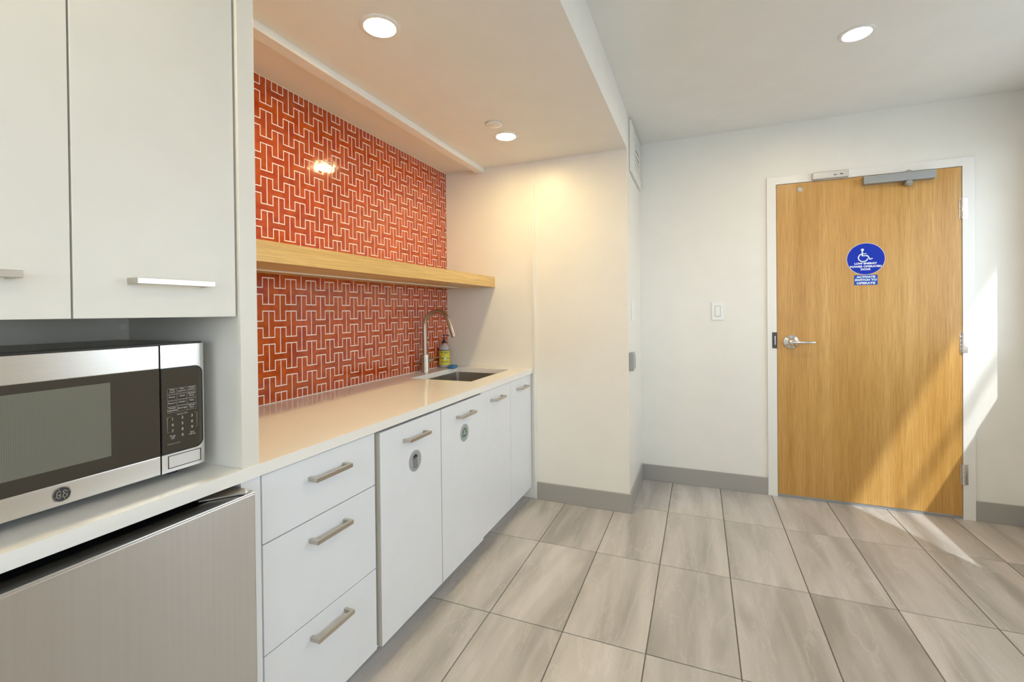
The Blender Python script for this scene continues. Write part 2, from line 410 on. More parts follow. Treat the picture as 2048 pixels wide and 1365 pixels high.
# ------------------------------------------------------------------ shell
ground = struct('ground', MB().box(-12, 16, -18, 10, -.35, -.16), m_ground)
floor = struct('floor', MB().box(-.12, XR + .12, YN - .12, .12, -.12, -.0035), m_fgrout, 'dark grout bed between the stone-look floor tiles')
ta, tb = .305, .6145
gx, gy = 1.4648, -.5063
jw = .0022
def ftile(x0, x1, y0, y1, cache={}):
    k = (round(x1 - x0, 4), round(y1 - y0, 4))
    if k not in cache:
        a, b = k[0] / 2, k[1] / 2
        mb = MB().box(-a, a, -b, b, -.009, 0, .0009, 1); me = mb.mesh('floor_tile'); me.materials.append(m_floor); cache[k] = me
    o = bpy.data.objects.new('floor_tile', cache[k]); COL.objects.link(o); o.parent = floor
    o.location = ((x0 + x1) / 2, (y0 + y1) / 2, 0)
for i in range(-5, 8):
    for j in range(-1, 10):
        x0, x1 = gx + i * ta, gx + (i + 1) * ta; y1, y0 = gy - (j) * tb, gy - (j + 1) * tb
        x0, x1, y0, y1 = max(x0, 0.0), min(x1, XR), max(y0, YN), min(y1, 0.0)
        if x1 - x0 < .02 or y1 - y0 < .02: continue
        if y0 > YB - .001 and x1 < XK: continue
        if y1 > YB and x0 < XK:                     # tiles that meet the chase are notched to the part in front of it
            if x1 <= XK:
                y1 = YB
            elif y0 < YB:
                cx, cy = (x0 + x1) / 2, (y0 + y1) / 2
                P = [(x0 + jw, y0 + jw), (x1 - jw, y0 + jw), (x1 - jw, y1 - jw), (XK, y1 - jw), (XK, YB), (x0 + jw, YB)]
                me = MB().prism([(u - cx, v - cy) for u, v in P], 'z', -.009, 0, .0009).mesh('floor_tile'); me.materials.append(m_floor)
                o = bpy.data.objects.new('floor_tile', me); COL.objects.link(o); o.parent = floor; o.location = (cx, cy, 0)
                continue
            else: x0 = XK - jw
        ftile(x0 + jw, x1 - jw, y0 + jw, y1 - jw)

HEAD = 4.0
# left wall (kitchen back wall)
wl_ = struct('wall_left', MB().box(-.12, 0, YN - .12, YB, 0, ZC + .1), m_wall)
# chase closing the kitchen niche
wf = struct('wall_far', MB().box(-.12, XK, YB, .12, 0, ZC + .1), m_wall_k)
# door wall, around the door opening
DX0, DX1, DZ = 2.104, 3.042, 2.024
wd = struct('wall_door', MB().slab([XK, DX0, DX1, XR + .12], [0, DZ, ZC + .1], {(1, 0)}, 'y', 0, .12), m_wall)
# right wall with two windows
wr = struct('wall_right', MB().slab([YN - .12, -5.2, -3.05, -1.62, -.21, 0], [0, .9, .956, 2.1, ZC + .1], {(1, 1), (1, 2), (3, 2)}, 'x', XR, XR + .12), m_wall)
# near wall behind the camera with a wide window
wb = struct('wall_near', MB().slab([0, .9, 3.0, XR], [0, .9, 2.15, ZC + .1], {(1, 1)}, 'y', YN - .12, YN), m_wall)
ce = struct('ceiling', MB().box(XK, XR + .12, YN - .12, .12, ZC, ZC + .1), m_ceil)
cs = struct('ceiling', MB().box(0, XK, YN, YB, ZS, ZC + .1), m_ceil, 'lowered kitchen ceiling')
sun_block = struct('sun_block_slab', MB().box(XR + .13, 4.42, -3.9, 1.5, HEAD, HEAD + .15), m_trim)  # unseen slab outside, added to cut off the top of the sun patch
sun_block2 = struct('sun_block_slab', MB().box(XR + .13, 4.9, -9, -3.35, 2.55, 2.7), m_trim)  # unseen slab added to keep direct sun out of the rear side window

shade_bar = struct('shade_streak_bar', MB().box(4.70, 4.725, -4.6, 1.5, 4.10, 4.125), m_trim)  # unseen bar added to cast a soft dark streak through the sun patch
for yy_ in (-4.0, 1.3): part('bracket', MB().box(4.40, 4.70, yy_, yy_ + .03, 4.10, 4.125), m_trim, shade_bar)  # added arms holding the unseen bar

def window(name, axis, u0, u1, z0, z1, a0, a1, nm):
    e = struct_empty(name, {'x': (a0, (u0 + u1) / 2, z0), 'y': ((u0 + u1) / 2, a0, z0)}[axis])
    f = .028
    fr = MB().slab([u0, u0 + f, u1 - f, u1], [z0, z0 + f, z1 - f, z1], {(1, 1)}, axis, a0 + .075, a0 + .115)
    part('window_frame', fr, m_trim, e)
    n = nm
    for k in range(n):
        b0 = u0 + f + (u1 - u0 - 2 * f) * k / n; b1 = u0 + f + (u1 - u0 - 2 * f) * (k + 1) / n
        mb = MB(); args = (b0 + .002, b1 - .002)
        if axis == 'x': mb.box(a0 + .092, a0 + .097, args[0], args[1], z0 + f, z1 - f)
        else: mb.box(args[0], args[1], a0 + .092, a0 + .097, z0 + f, z1 - f)
        part('pane', mb, m_glass, e)
    # sky portal in the opening
    L = bpy.data.lights.new('portal', 'AREA'); L.shape = 'RECTANGLE'; L.size = u1 - u0; L.size_y = z1 - z0; L.cycles.is_portal = True
    o = bpy.data.objects.new('window_portal', L); COL.objects.link(o)
    c = {'x': Vector((a1, (u0 + u1) / 2, (z0 + z1) / 2)), 'y': Vector(((u0 + u1) / 2, a1, (z0 + z1) / 2))}[axis]
    o.location = c
    inw = {'x': Vector((-1, 0, 0)), 'y': Vector((0, 1, 0))}[axis]
    o.rotation_euler = inw.to_track_quat('-Z', 'Z').to_euler()
window('window_1', 'x', -1.62, -.21, .956, 2.1, XR, XR + .118, 1)
window('window_2', 'x', -5.2, -3.05, .9, 2.1, XR, XR + .118, 2)
window('window_3', 'y', .9, 3.0, .9, 2.15, YN - .12, YN - .118, 3)

# baseboards
bt = .011
struct('baseboard_far', MB().box(.667, XK + bt, YB - bt, YB, 0, .113, .0025), m_base)
struct('baseboard_chase', MB().box(XK, XK + bt, YB, -bt - .0005, 0, .113, .0025), m_base)
struct('baseboard_left', MB().box(XK, 2.056, -bt, 0, 0, .113, .0025), m_base)
struct('baseboard_right', MB().box(3.093, XR - bt - .001, -bt, 0, 0, .113, .0025), m_base)
struct('baseboard_side', MB().box(XR - bt, XR, YN, 0, 0, .113, .0025), m_base)
# trims
struct('trim_1', MB().box(.651, .667, YB - .007, YB, 0, ZS, .0015), m_trim)
struct('trim_2', MB().box(.252, .306, -2.594, YB - .0005, 2.157, ZS, .0015), m_ceil)

# ------------------------------------------------------------------ H tile backsplash (parts of the left wall)
part('grout_bed', MB().box(0, .0102, -2.594, YB, ZT, ZS), m_grout, wl_)
A2, CT, DP = .0556, .0278, .0405
a_ = A2 / 2; PZ = .0685
g = .0019
def htile_mesh():
    W, c0, c1 = 2 * A2, 0, CT
    zt, zb = CT + DP, -DP
    P = [(g, zb + g), (a_ - g, zb + g), (a_ - g, -0 + g - 0), (W - a_ + g, g), (W - a_ + g, zb + g), (W - g, zb + g),
         (W - g, zt - g), (W - a_ + g, zt - g), (W - a_ + g, CT - g), (a_ - g, CT - g), (a_ - g, zt - g), (g, zt - g)]
    bm = bmesh.new(); F = bm.faces.new([bm.verts.new((.009, u, v)) for u, v in P])
    bm.normal_update()
    if F.normal.x < 0: F.normal_flip()
    r = bmesh.ops.inset_region(bm, faces=[F], thickness=.0011, depth=0, use_even_offset=True)
    inner = set(F.verts)
    for v in bm.verts: v.co.x = .0105 if v in inner else .0093
    rim = [e for e in bm.edges if len(e.link_faces) == 1]
    ex = bmesh.ops.extrude_edge_only(bm, edges=rim)
    for v in ex['geom']:
        if isinstance(v, bmesh.types.BMVert): v.co.x = .002
    bmesh.ops.recalc_face_normals(bm, faces=bm.faces[:])
    me = bpy.data.meshes.new('tile'); bm.to_mesh(me); bm.free(); me.materials.append(m_tile); return me
HT = htile_mesh()
Y0, Y1, Z0, Z1 = -2.594, YB - .002, ZT + .003, ZS - .003
pieces = []; rest = bmesh.new()
for k in range(-8, 15):
    zc = 1.298 + PZ * k
    if zc + CT + DP < Z0 or zc - DP > Z1: continue
    for n in range(-7, 16):
        y = -2.041 + n * 2 * A2 + (A2 if k % 2 else 0)
        ya, yb = y, y + 2 * A2; za, zb = zc - DP, zc + CT + DP
        if yb < Y0 + .004 or ya > Y1 - .004: continue
        full = ya >= Y0 and yb <= Y1 and za >= Z0 and zb <= Z1
        vis = yb > -2.12
        if full and vis:
            pieces.append((HT, (0, y, zc), 1)); continue
        bm = bmesh.new(); bm.from_mesh(HT); bmesh.ops.translate(bm, verts=bm.verts[:], vec=(0, y, zc))
        for co, no in (((0, Y0, 0), (0, -1, 0)), ((0, Y1, 0), (0, 1, 0)), ((0, 0, Z0), (0, 0, -1)), ((0, 0, Z1), (0, 0, 1))):
            bmesh.ops.bisect_plane(bm, geom=bm.verts[:] + bm.edges[:] + bm.faces[:], plane_co=co, plane_no=no, clear_outer=True)
        if not bm.faces: bm.free(); continue
        area = sum(f.calc_area() for f in bm.faces if f.normal.x > .9)
        me = bpy.data.meshes.new('tile'); bm.to_mesh(me); bm.free(); me.materials.append(m_tile)
        if vis and area > .0009: pieces.append((me, (0, 0, 0), area * 100))
        else: rest.from_mesh(me)
pieces.sort(key=lambda p: -p[2])
for me, loc, _ in pieces[:298]:
    o = bpy.data.objects.new('tile', me); COL.objects.link(o); o.parent = wl_; o.location = loc
for me, loc, _ in pieces[298:]:
    c = me.copy(); c.transform(Matrix.Translation(loc)); rest.from_mesh(c)
rm = bpy.data.meshes.new('tile_pieces'); rest.to_mesh(rm); rest.free(); rm.materials.clear(); rm.materials.append(m_tile)
ro = bpy.data.objects.new('tile_pieces', rm); COL.objects.link(ro); ro.parent = wl_; ro['kind'] = 'stuff'

# ------------------------------------------------------------------ door
dr = struct_empty('door_1', (2.57, 0, 0))
fm = MB()
fo = -.012
fm.box(2.056, 2.110, fo, .10, 0, 2.070, .0015); fm.box(3.0365, 3.092, fo, .10, 0, 2.070, .0015); fm.box(2.109, 3.0375, fo, .10, 2.0205, 2.070, .0015)
part('door_frame', fm, m_trim, dr, 'white painted metal door frame')
dl = part('door_panel', MB().box(2.1125, 3.0335, -.009, .035, .018, 2.0175, .0015), m_door, dr, 'oak veneer door leaf with upright grain')
part('threshold', MB().box(2.111, 3.035, -.005, .11, 0, .012, .002), m_silver, dr, 'grey metal threshold')
for zc in (1.777, 1.0145, .2595):
    h = part('hinge', MB().box(3.024, 3.0335, -.0105, -.0085, zc - .058, zc + .058).box(3.0368, 3.057, -.0145, -.0118, zc - .058, zc + .058), m_chrome, dr)
    kn = MB()
    for q in range(5):
        kn.cyl((3.0352, -.019, zc - .058 + q * .0234), (3.0352, -.019, zc - .058 + q * .0234 + .0222), .0066, seg=16)
    part('knuckle', kn, m_chrome, h)
# lever
lv = part('lever_handle', MB().loft([((2.19, -.045, 1.006), .010), ((2.19, -.062, 1.006), .0098), ((2.197, -.067, 1.006), .0098), ((2.24, -.067, 1.006), .0092), ((2.300, -.065, 1.005), .0085), ((2.308, -.062, 1.005), .0075)], 20), m_chrome, dr, 'satin metal lever handle')
part('rose', MB().lathe((2.19, 0, 1.006), [(.001, -.009), (.045, -.009), (.045, -.0125), (.042, -.017), (.030, -.022), (.018, -.034), (.014, -.048), (.001, -.048)], 'y'), m_chrome, lv)
sk = part('strike_plate', MB().box(2.0835, 2.1105, -.0145, -.0118, .962, 1.066, .0008), m_dark, dr, 'dark metal strike plate')
part('latch_slot', MB().box(2.0975, 2.102, -.0155, -.0140, .985, 1.042), m_chrome, sk)
part('door_viewer', MB().lathe((2.243, 0, 1.975), [(.001, -.009), (.0145, -.009), (.0145, -.0115), (.012, -.0135), (.001, -.0135)], 'y').box(2.2415, 2.2445, -.0145, -.0132, 1.965, 1.985), m_chrome, dr, 'small slotted metal disc near the top corner')
# closer
cl = part('door_closer', MB().box(2.566, 2.905, -.056, -.0092, 1.960, 2.008, .003), m_silver, dr, 'grey metal door closer')
part('spindle', MB().lathe((2.785, -.034, 1.93), [(.001, 0), (.011, 0), (.013, .006), (.021, .012), (.021, .022), (.018, .030), (.001, .030)], 'z'), m_silver, cl)
part('top_bolt', MB().lathe((2.785, -.034, 2.0075), [(.001, 0), (.013, 0), (.013, .008), (.008, .014), (.001, .014)], 'z').box(2.766, 2.776, -.038, -.028, 2.0075, 2.016), m_silver, cl)
sn = part('sensor_box', MB().box(2.306, 2.496, -.040, -.0122, 2.022, 2.066, .006), m_silver.copy(), dr, 'pale grey sensor box on the head of the frame')
sn.data.materials[0].node_tree.nodes['Principled BSDF'].inputs['Base Color'].default_value = (.58, .57, .55, 1)
part('sensor_lens', MB().box(2.418, 2.428, -.041, -.0398, 2.036, 2.042).box(2.432, 2.437, -.041, -.0398, 2.037, 2.041).box(2.450, 2.462, -.041, -.0398, 2.038, 2.045).box(2.464, 2.468, -.041, -.0398, 2.037, 2.041), m_dark, sn)
# signs
yp = -.0092
sg = part('round_sign', MB().lathe((2.584, 0, 1.516), [(.0005, yp), (.0955, yp), (.0955, yp - .0008), (.0005, yp - .0008)], 'y', 72), m_blue, dr, 'round blue wheelchair sign on the door')
part('sign_rim', on_door(stroke(arc(0, 0, .0955, 0, 360, 72)[:-1], .0018, closed=True), 2.584, yp - .0011, 1.516), m_white_ink, sg)
yy = yp - .0013
def fit(t, wd_, h_, bold=.0009):
    m = text_mesh(t, .02, bold); xs = [v.co.x for v in m.vertices]; ys = [v.co.y for v in m.vertices]
    cx, cy = (min(xs) + max(xs)) / 2, (min(ys) + max(ys)) / 2
    for v in m.vertices: v.co.x = (v.co.x - cx) * wd_ / (max(xs) - min(xs)); v.co.y = (v.co.y - cy) * h_ / (max(ys) - min(ys))
    return m
tm = [on_door(fit(t, w_, .0118), 2.584, yy, z) for t, w_, z in (('LOW ENERGY', .113, 1.4885), ('POWER OPERATED', .158, 1.4700), ('DOOR', .050, 1.4530))]
part('lettering', join(tm), m_white_ink, sg)
wc = []
hx, hz = 2.567, 1.5
wc.append(on_door(poly(arc(0, 0, .0078, 0, 360, 20)[:-1]), hx + .001, yy, hz + .0715))
wc.append(on_door(stroke([(0, .066), (0, .0356), (.0255, .0356), (.039, .012), (.051, .0186)], .0060), hx, yy, hz))
wc.append(on_door(stroke([(.001, .0474), (.021, .0474)], .0048), hx, yy, hz))
wc.append(on_door(stroke(arc(.0044, .0238, .0238, 108, 345, 28), .0056), hx, yy, hz))
part('wheelchair_symbol', join(wc), m_white_ink, sg)
s2 = part('rectangular_sign', MB().box(2.5255, 2.6425, yp - .0006, yp, 1.3575, 1.4185), m_blue2, dr, 'small blue instruction sign below the round one')
tm = [on_door(fit(t, w_, .0128), 2.584, yp - .001, z) for t, w_, z in (('ACTIVATE', .094, 1.4065), ('SWITCH TO', .110, 1.3885), ('OPERATE', .093, 1.3690))]
part('lettering', join(tm), m_white_ink, s2)

# ------------------------------------------------------------------ ceiling fittings
def downlight(x, y, z, lens, label, r=.052):
    t = thing('downlight', (x, y, z), label, 'ceiling light', 'recessed ceiling downlights')
    part('trim_ring', MB().lathe((x, y, z), [(r, -.0005), (r + .001, -.0045), (r + .011, -.005), (r + .016, -.002), (r + .016, 0), (r, 0)], closed=True), m_white_pl, t)
    part('lens', MB().lathe((x, y, z), [(.001, -.0035), (r * .7, -.0035), (r, -.002), (r, 0), (.001, 0)]), lens, t)
downlight(.655, -2.127, ZS, m_lamp, 'lit recessed downlight over the countertop, nearest the tall cabinets')
downlight(.667, -1.069, ZS, m_lamp, 'small lit downlight beside the round ceiling cover plate, near the sink end')
downlight(2.288, -.985, ZC, m_lamp2, 'lit recessed downlight in the higher white ceiling in front of the door')
single('ceiling_cover', MB().lathe((.677, -1.247, ZS), [(.001, -.009), (.040, -.009), (.043, -.007), (.043, -.0045), (.037, -.004), (.037, 0), (.001, 0)]), m_ceil, 'flat round cover plate on the kitchen ceiling beside the far downlight', 'cover plate')
# lights beyond the frame
downlight(.66, -3.19, ZS, m_lamp, 'lit recessed downlight in front of the wall cabinets')
downlight(2.288, -3.9, ZC, m_lamp2, 'lit recessed downlight in the higher ceiling behind the viewpoint')

# vent grille on the side of the chase
vx = XK
vt = thing('vent_grille', (vx, -.27, 2.23), 'painted air vent grille high on the narrow wall beside the ceiling', 'vent')
vy0, vy1, vz0, vz1 = -.515, -.02, 2.075, 2.392
part('back_plate', MB().box(vx, vx + .008, vy0 + .02, vy1 - .02, vz0 + .02, vz1 - .02), m_dark, vt)
part('frame', MB().slab([vy0, -.375, -.04, vy1], [vz0, 2.140, 2.372, vz1], {(1, 1)}, 'x', vx + .002, vx + .0135), m_trim, vt)
def ring(y0, y1, z0, z1, w_, xa, xb):
    return MB().slab([y0, y0 + w_, y1 - w_, y1], [z0, z0 + w_, z1 - w_, z1], {(1, 1)}, 'x', xa, xb)
for q, w_ in ((0, .024), (1, .024), (2, .020)):
    d = .006 + q * .031
    part('louvre', ring(-.375 + d, -.04 - d, 2.140 + d, 2.372 - d, w_, vx + .010, vx + .0125), m_trim, vt)
part('centre_plate', MB().box(vx + .008, vx + .0125, -.275, -.14, 2.241, 2.271), m_trim, vt)

def switch(name, parts, label, cat='light switch'):
    t = thing(name, parts[0], label, cat)
    return t
# rocker switch on door wall
t = thing('light_switch', (1.762, 0, 1.206), 'white rocker light switch on the wall left of the door', 'light switch')
part('cover_plate', MB().box(1.7245, 1.7995, -.006, 0, 1.146, 1.267, .002), m_white_pl, t)
rk = part('rocker', MB().slab([1.744, 1.747, 1.777, 1.780], [1.170, 1.173, 1.240, 1.243], {(1, 1)}, 'y', -.0065, -.005), m_grey_ink, t)
part('paddle', MB().prism([(-.0062, 1.1735), (-.0125, 1.1745), (-.0085, 1.2065), (-.0072, 1.2395), (-.0062, 1.2395)], 'x', 1.7475, 1.7765), m_white_pl, rk)
t = thing('light_switch', (XK, -.42, 1.213), 'white wall switch seen edge-on on the narrow wall by the corner', 'light switch')
part('cover_plate', MB().box(XK, XK + .006, -.475, -.365, 1.155, 1.272, .002), m_white_pl, t)
part('paddle', MB().box(XK + .006, XK + .010, -.437, -.403, 1.180, 1.247, .001), m_white_pl, t)
t = thing('door_actuator', (XK, -.55, .91), 'grey metal door opener switch box on the narrow wall by the corner', 'switch box')
part('housing', MB().box(XK, XK + .026, -.592, -.515, .852, .962, .004), m_silver, t)
part('push_plate', MB().box(XK + .026, XK + .031, -.585, -.522, .860, .954, .001), m_chrome, t)
part('slot', MB().box(XK + .031, XK + .032, -.556, -.551, .868, .946), m_dark, t)
# outlet on the right wall, seen mirrored in the microwave
t = thing('wall_outlet', (XR, -2.02, .33), 'white double socket low on the right wall, mirrored in the microwave window', 'outlet')
part('cover_plate', MB().box(XR - .006, XR, -2.06, -1.985, .27, .39, .002), m_white_pl, t)
for zc in (.31, .35):
    s = part('socket', MB().box(XR - .008, XR - .006, -2.038, -2.007, zc - .015, zc + .015), m_white_pl, t)
    part('slots', MB().box(XR - .0085, XR - .008, -2.031, -2.028, zc - .004, zc + .007).box(XR - .0085, XR - .008, -2.017, -2.014, zc - .004, zc + .007).box(XR - .0085, XR - .008, -2.0245, -2.0205, zc - .011, zc - .007), m_dark, s)

# ------------------------------------------------------------------ base cabinets
def handle(parent, yc, z, xface, L=.142):
    h = part('handle', MB().box(xface + .024, xface + .034, yc - L / 2, yc + L / 2, z - .006, z + .006, .0008)
             .box(xface, xface + .0245, yc - L / 2, yc - L / 2 + .010, z - .006, z + .006, .0006)
             .box(xface, xface + .0245, yc + L / 2 - .010, yc + L / 2, z - .006, z + .006, .0006), m_nickel, parent)
    return h
ZB, ZTOP = .078, .812
def carcass(t, y0, y1, xb=.612):
    mb = MB().box(.02, xb, y0, y0 + .016, ZB, .8165).box(.02, xb, y1 - .016, y1, ZB, .8165).box(.02, xb, y0 + .016, y1 - .016, ZB, ZB + .016).box(.02, .03, y0 + .016, y1 - .016, ZB + .016, .8165)
    part('carcass', mb, m_lam, t)
    part('toe_kick', MB().box(.545, .557, y0, y1, 0, ZB), m_lam, t)
# drawers
t = thing('drawer_cabinet', (.3, -2.36, 0), 'white base cabinet with three drawers next to the refrigerator', 'cabinet')
carcass(t, -2.583, -2.145)
part('end_panel', MB().box(.02, XF, -2.638, -2.586, 0, .8165, .0008), m_lam, t)
for z0, z1, zh_ in ((.637, .811, .752), (.3545, .634, .578), (ZB, .3515, .302)):
    d = part('drawer', MB().box(.613, XF, -2.5815, -2.1535, z0, z1, .0012), m_lam, t)
    handle(d, -2.366, zh_, XF)
# pull-outs
for y0, y1, nm, lb, kind in ((-2.139, -1.744, 'trash_cabinet', 'white base cabinet door marked with a round trash can sticker', 0),
                             (-1.742, -1.352, 'recycling_cabinet', 'white base cabinet door marked with a round green recycling sticker', 1)):
    t = thing(nm, (.3, (y0 + y1) / 2, 0), lb, 'cabinet'); carcass(t, y0 + .001, y1 - .001)
    xf = XF + .010
    d = part('door', MB().box(.6225, xf, y0 + .0018, y1 - .0012, ZB, .8075, .0012), m_lam, t)
    part('edge_band', MB().box(.614, xf - .0008, y0 + .0002, y0 + .0020, ZB, .807), m_edge, d)
    yc = (y0 + y1) / 2
    handle(d, yc + .004, .748, xf)
    ys = yc + .008; zs = .652 if kind == 0 else .661; r = .040
    st = part('sticker', MB().lathe((xf, ys, zs), [(.0005, 0), (r, 0), (r, .0012), (.0005, .0012)], 'x', 56), m_disc, d, 'round silver sticker with a %s symbol' % ('trash can' if kind == 0 else 'green recycling'))
    xs_ = xf + .0016
    if kind == 0:
        q = [stroke([(-.0115, .008), (-.0105, -.0255), (.0105, -.0255), (.0115, .008)], .0021, closed=True)]
        for u in (-.0037, .0037): q.append(stroke([(u, .008), (u, -.0255)], .0019))
        q.append(stroke([(-.0155, .0135), (.0155, .0135)], .0045))
        for u, v_, rr in ((-.009, .0175, .0042), (-.002, .0205, .0055), (.006, .019, .0048), (.011, .0165, .003)): q.append(poly(arc(u, v_, rr, 0, 360, 16)[:-1]))
        part('symbol', on_face(join(q), xs_, ys, zs), m_dark_ink, st)
    else:
        q = []
        for k in range(3):
            R_ = Matrix.Rotation(math.radians(120 * k), 4, 'Z')
            a = stroke([(-.0135, .0065), (-.0065, .0195), (.0055, .0195), (.0095, .0125)], .0072)
            b = poly([(.0028, .0105), (.0180, .0145), (.0135, .0005)])
            for m_ in (a, b): m_.transform(R_); q.append(m_)
        part('symbol', on_face(join(q), xs_, ys, zs), m_green_ink, st)
# sink base with two doors
t = thing('sink_cabinet', (.3, -.97, 0), 'white two-door base cabinet under the sink at the wall end', 'cabinet')
carcass(t, -1.350, -.6045)
for y0, y1 in ((-1.3495, -.9645), (-.9615, -.617)):
    d = part('door', MB().box(.613, XF, y0, y1, ZB, .812, .0012), m_lam, t); handle(d, (y0 + y1) / 2 - .004, .753, XF)

# ------------------------------------------------------------------ countertop, sink, faucet
SX0, SX1, SY0, SY1 = .133, .520, -1.236, -.700
single('countertop', MB().slab([.0112, SX0, SX1, .6445], [-3.30, SY0, SY1, YB - .0005], {(1, 1)}, 'z', .8172, ZT), m_quartz,
       'long pale quartz countertop with a sink cutout', 'countertop')
def rrect(x0, x1, y0, y1, r, n=6):
    P = []
    for cx, cy, a in ((x1 - r, y1 - r, 0), (x0 + r, y1 - r, 90), (x0 + r, y0 + r, 180), (x1 - r, y0 + r, 270)):
        P += arc(cx, cy, r, a, a + 90, n)
    return P
def basin():
    mb = MB(); t = bmesh.new()
    out = [(rrect(SX0 - .012, SX1 + .012, SY0 - .012, SY1 + .012, .030), .8165), (rrect(SX0 - .003, SX1 + .003, SY0 - .003, SY1 + .003, .022), .8165),
           (rrect(SX0 - .002, SX1 + .002, SY0 - .002, SY1 + .002, .022), .640), (rrect(SX0 + .012, SX1 - .012, SY0 + .012, SY1 - .012, .022), .622)]
    rings = [[t.verts.new((x, y, z)) for x, y in P] for P, z in out]; n = len(rings[0])
    for a, b in zip(rings, rings[1:]):
        for k in range(n):
            f = t.faces.new((a[k], a[(k + 1) % n], b[(k + 1) % n], b[k])); f.smooth = True
    t.faces.new(rings[-1])
    bmesh.ops.recalc_face_normals(t, faces=t.faces[:])
    for f in t.faces:
        if f.calc_center_median().z < .63 and f.normal.z < 0:
            bmesh.ops.reverse_faces(t, faces=t.faces[:]); break
    bmesh.ops.solidify(t, geom=t.faces[:], thickness=.0015)
    me = bpy.data.meshes.new('t'); t.to_mesh(me); t.free(); mb.bm.from_mesh(me); return mb
t = thing('kitchen_sink', (.326, -.968, .62), 'rectangular stainless undermount sink set in the countertop', 'sink')
part('basin', basin(), m_sink, t)
part('drain', MB().lathe((.30, -.968, .6225), [(.001, .001), (.030, .0005), (.036, .003), (.042, .0035), (.044, 0), (.001, 0)]), m_chrome, t)

fx, fy = .062, -.972
t = thing('kitchen_faucet', (fx, fy, ZT), 'tall brushed metal gooseneck faucet behind the sink', 'faucet')
part('base', MB().lathe((fx, fy, ZT), [(.001, .0), (.0262, .0), (.0262, .003), (.0252, .005), (.0252, .108), (.0242, .1105), (.0145, .1105), (.001, .1105)]), m_faucet, t)
pts = [((fx, fy, ZT + .108), .0140), ((fx, fy, 1.13), .0140)]
R = .0885; cz = 1.135
for k in range(1, 25):
    a = math.radians(180 - k * 6.75); pts.append(((fx + R + R * math.cos(a), fy, cz + R * math.sin(a)), .0140))
lx, _, lz = pts[-1][0]; dx, dz = pts[-1][0][0] - pts[-2][0][0], pts[-1][0][2] - pts[-2][0][2]; q = math.hypot(dx, dz); dx /= q; dz /= q
part('spout', MB().loft(pts, 28), m_faucet, t)
hd = MB().loft([((lx, fy, lz), .0140), ((lx + dx * .004, fy, lz + dz * .004), .0146), ((lx + dx * .09, fy, lz + dz * .09), .0158), ((lx + dx * .102, fy, lz + dz * .102), .0150)], 28)
part('spray_head', hd, m_faucet, t)
lvv = part('lever', MB().loft([((fx + .004, fy + .022, ZT + .066), .0125), ((fx + .006, fy + .050, ZT + .068), .0125), ((fx + .008, fy + .066, ZT + .069), .0125), ((fx + .0085, fy + .069, ZT + .069), .010)], 24), m_faucet, t)
part('lever_pin', MB().loft([((fx + .008, fy + .060, ZT + .074), .004), ((fx + .040, fy + .072, ZT + .083), .0042), ((fx + .066, fy + .080, ZT + .088), .0036)], 14), m_faucet, lvv)

# soap bottle
bx, by = .052, -.722
t = thing('soap_bottle', (bx, by, ZT), 'pump bottle of dish soap with a yellow label behind the faucet', 'soap bottle')
part('bottle', MB().lathe((bx, by, ZT), [(.001, .001), (.030, .0005), (.0345, .005), (.0355, .012), (.0355, .118), (.034, .130), (.028, .143), (.018, .153), (.0145, .158), (.0145, .164), (.001, .164)]), m_bottle, t)
lb = part('label', MB().lathe((bx, by, ZT), [(.0362, .020), (.0362, .1135), (.0358, .1135), (.0358, .020)], closed=True), m_yellow, t)
part('label_band', MB().lathe((bx, by, ZT), [(.0363, .1135), (.0363, .1195), (.0358, .1195), (.0358, .1135)], closed=True), m_navy, lb)
def wrap(me, zc, az, r=.0366):
    for v in me.vertices:
        a = az + v.co.x / r
        v.co = Vector((bx + r * math.cos(a), by + r * math.sin(a), zc + v.co.y))
    return me
az = math.atan2(-3.397 - by, 1.65 - bx) + .15
tm = [wrap(text_mesh("MRS. MEYER'S", .0105, .0002, 1.0), ZT + .103, az), wrap(text_mesh('CLEAN DAY', .0062, .0001), ZT + .0935, az),
      wrap(text_mesh('DISH SOAP', .0115, .0002, 1.0), ZT + .039, az), wrap(stroke([(-.034, 0), (.034, 0)], .0014), ZT + .030, az)]
for s in (-1, 1): tm.append(wrap(stroke([(s * (.009 + .004 * k), 0) for k in range(7)], .0045), ZT + .063, az))
part('label_print', join(tm), m_dark_ink, lb)['kind'] = 'stuff'
part('label_seal', wrap(poly(arc(0, 0, .0085, 0, 360, 20)[:-1]), ZT + .063, az), m_white_ink, lb)
pm = part('pump', MB().lathe((bx, by, ZT + .162), [(.001, 0), (.0155, 0), (.0155, .010), (.012, .018), (.006, .022), (.0042, .024), (.0042, .050), (.009, .050), (.009, .058), (.001, .058)]), m_black, t)
part('nozzle', MB().loft([((bx, by, ZT + .2155), .0042), ((bx + .020, by + .004, ZT + .216), .0038), ((bx + .036, by + .007, ZT + .212), .003)], 12), m_black, pm)
# scrubber
def scrub():
    t = bmesh.new(); bmesh.ops.create_icosphere(t, subdivisions=4, radius=1)
    rg = random.Random(3)
    for v in t.verts:
        n = v.co.normalized(); k = 1 + .10 * math.sin(n.x * 17 + 3 * n.z) * math.sin(n.y * 19) + rg.uniform(-.07, .07)
        s = lambda q: math.copysign(abs(q) ** .6, q)
        v.co = Vector((s(n.x) * .026 * k, s(n.y) * .036 * k, max(s(n.z) * .0115 * k, -.011)))
        v.co += Vector((.140, -.765, ZT + .0112))
    mb = MB(); mb._take(t, False); return mb
single('scrub_sponge', scrub(), m_sponge, 'blue scrubbing sponge lying beside the soap bottle at the sink', 'sponge')

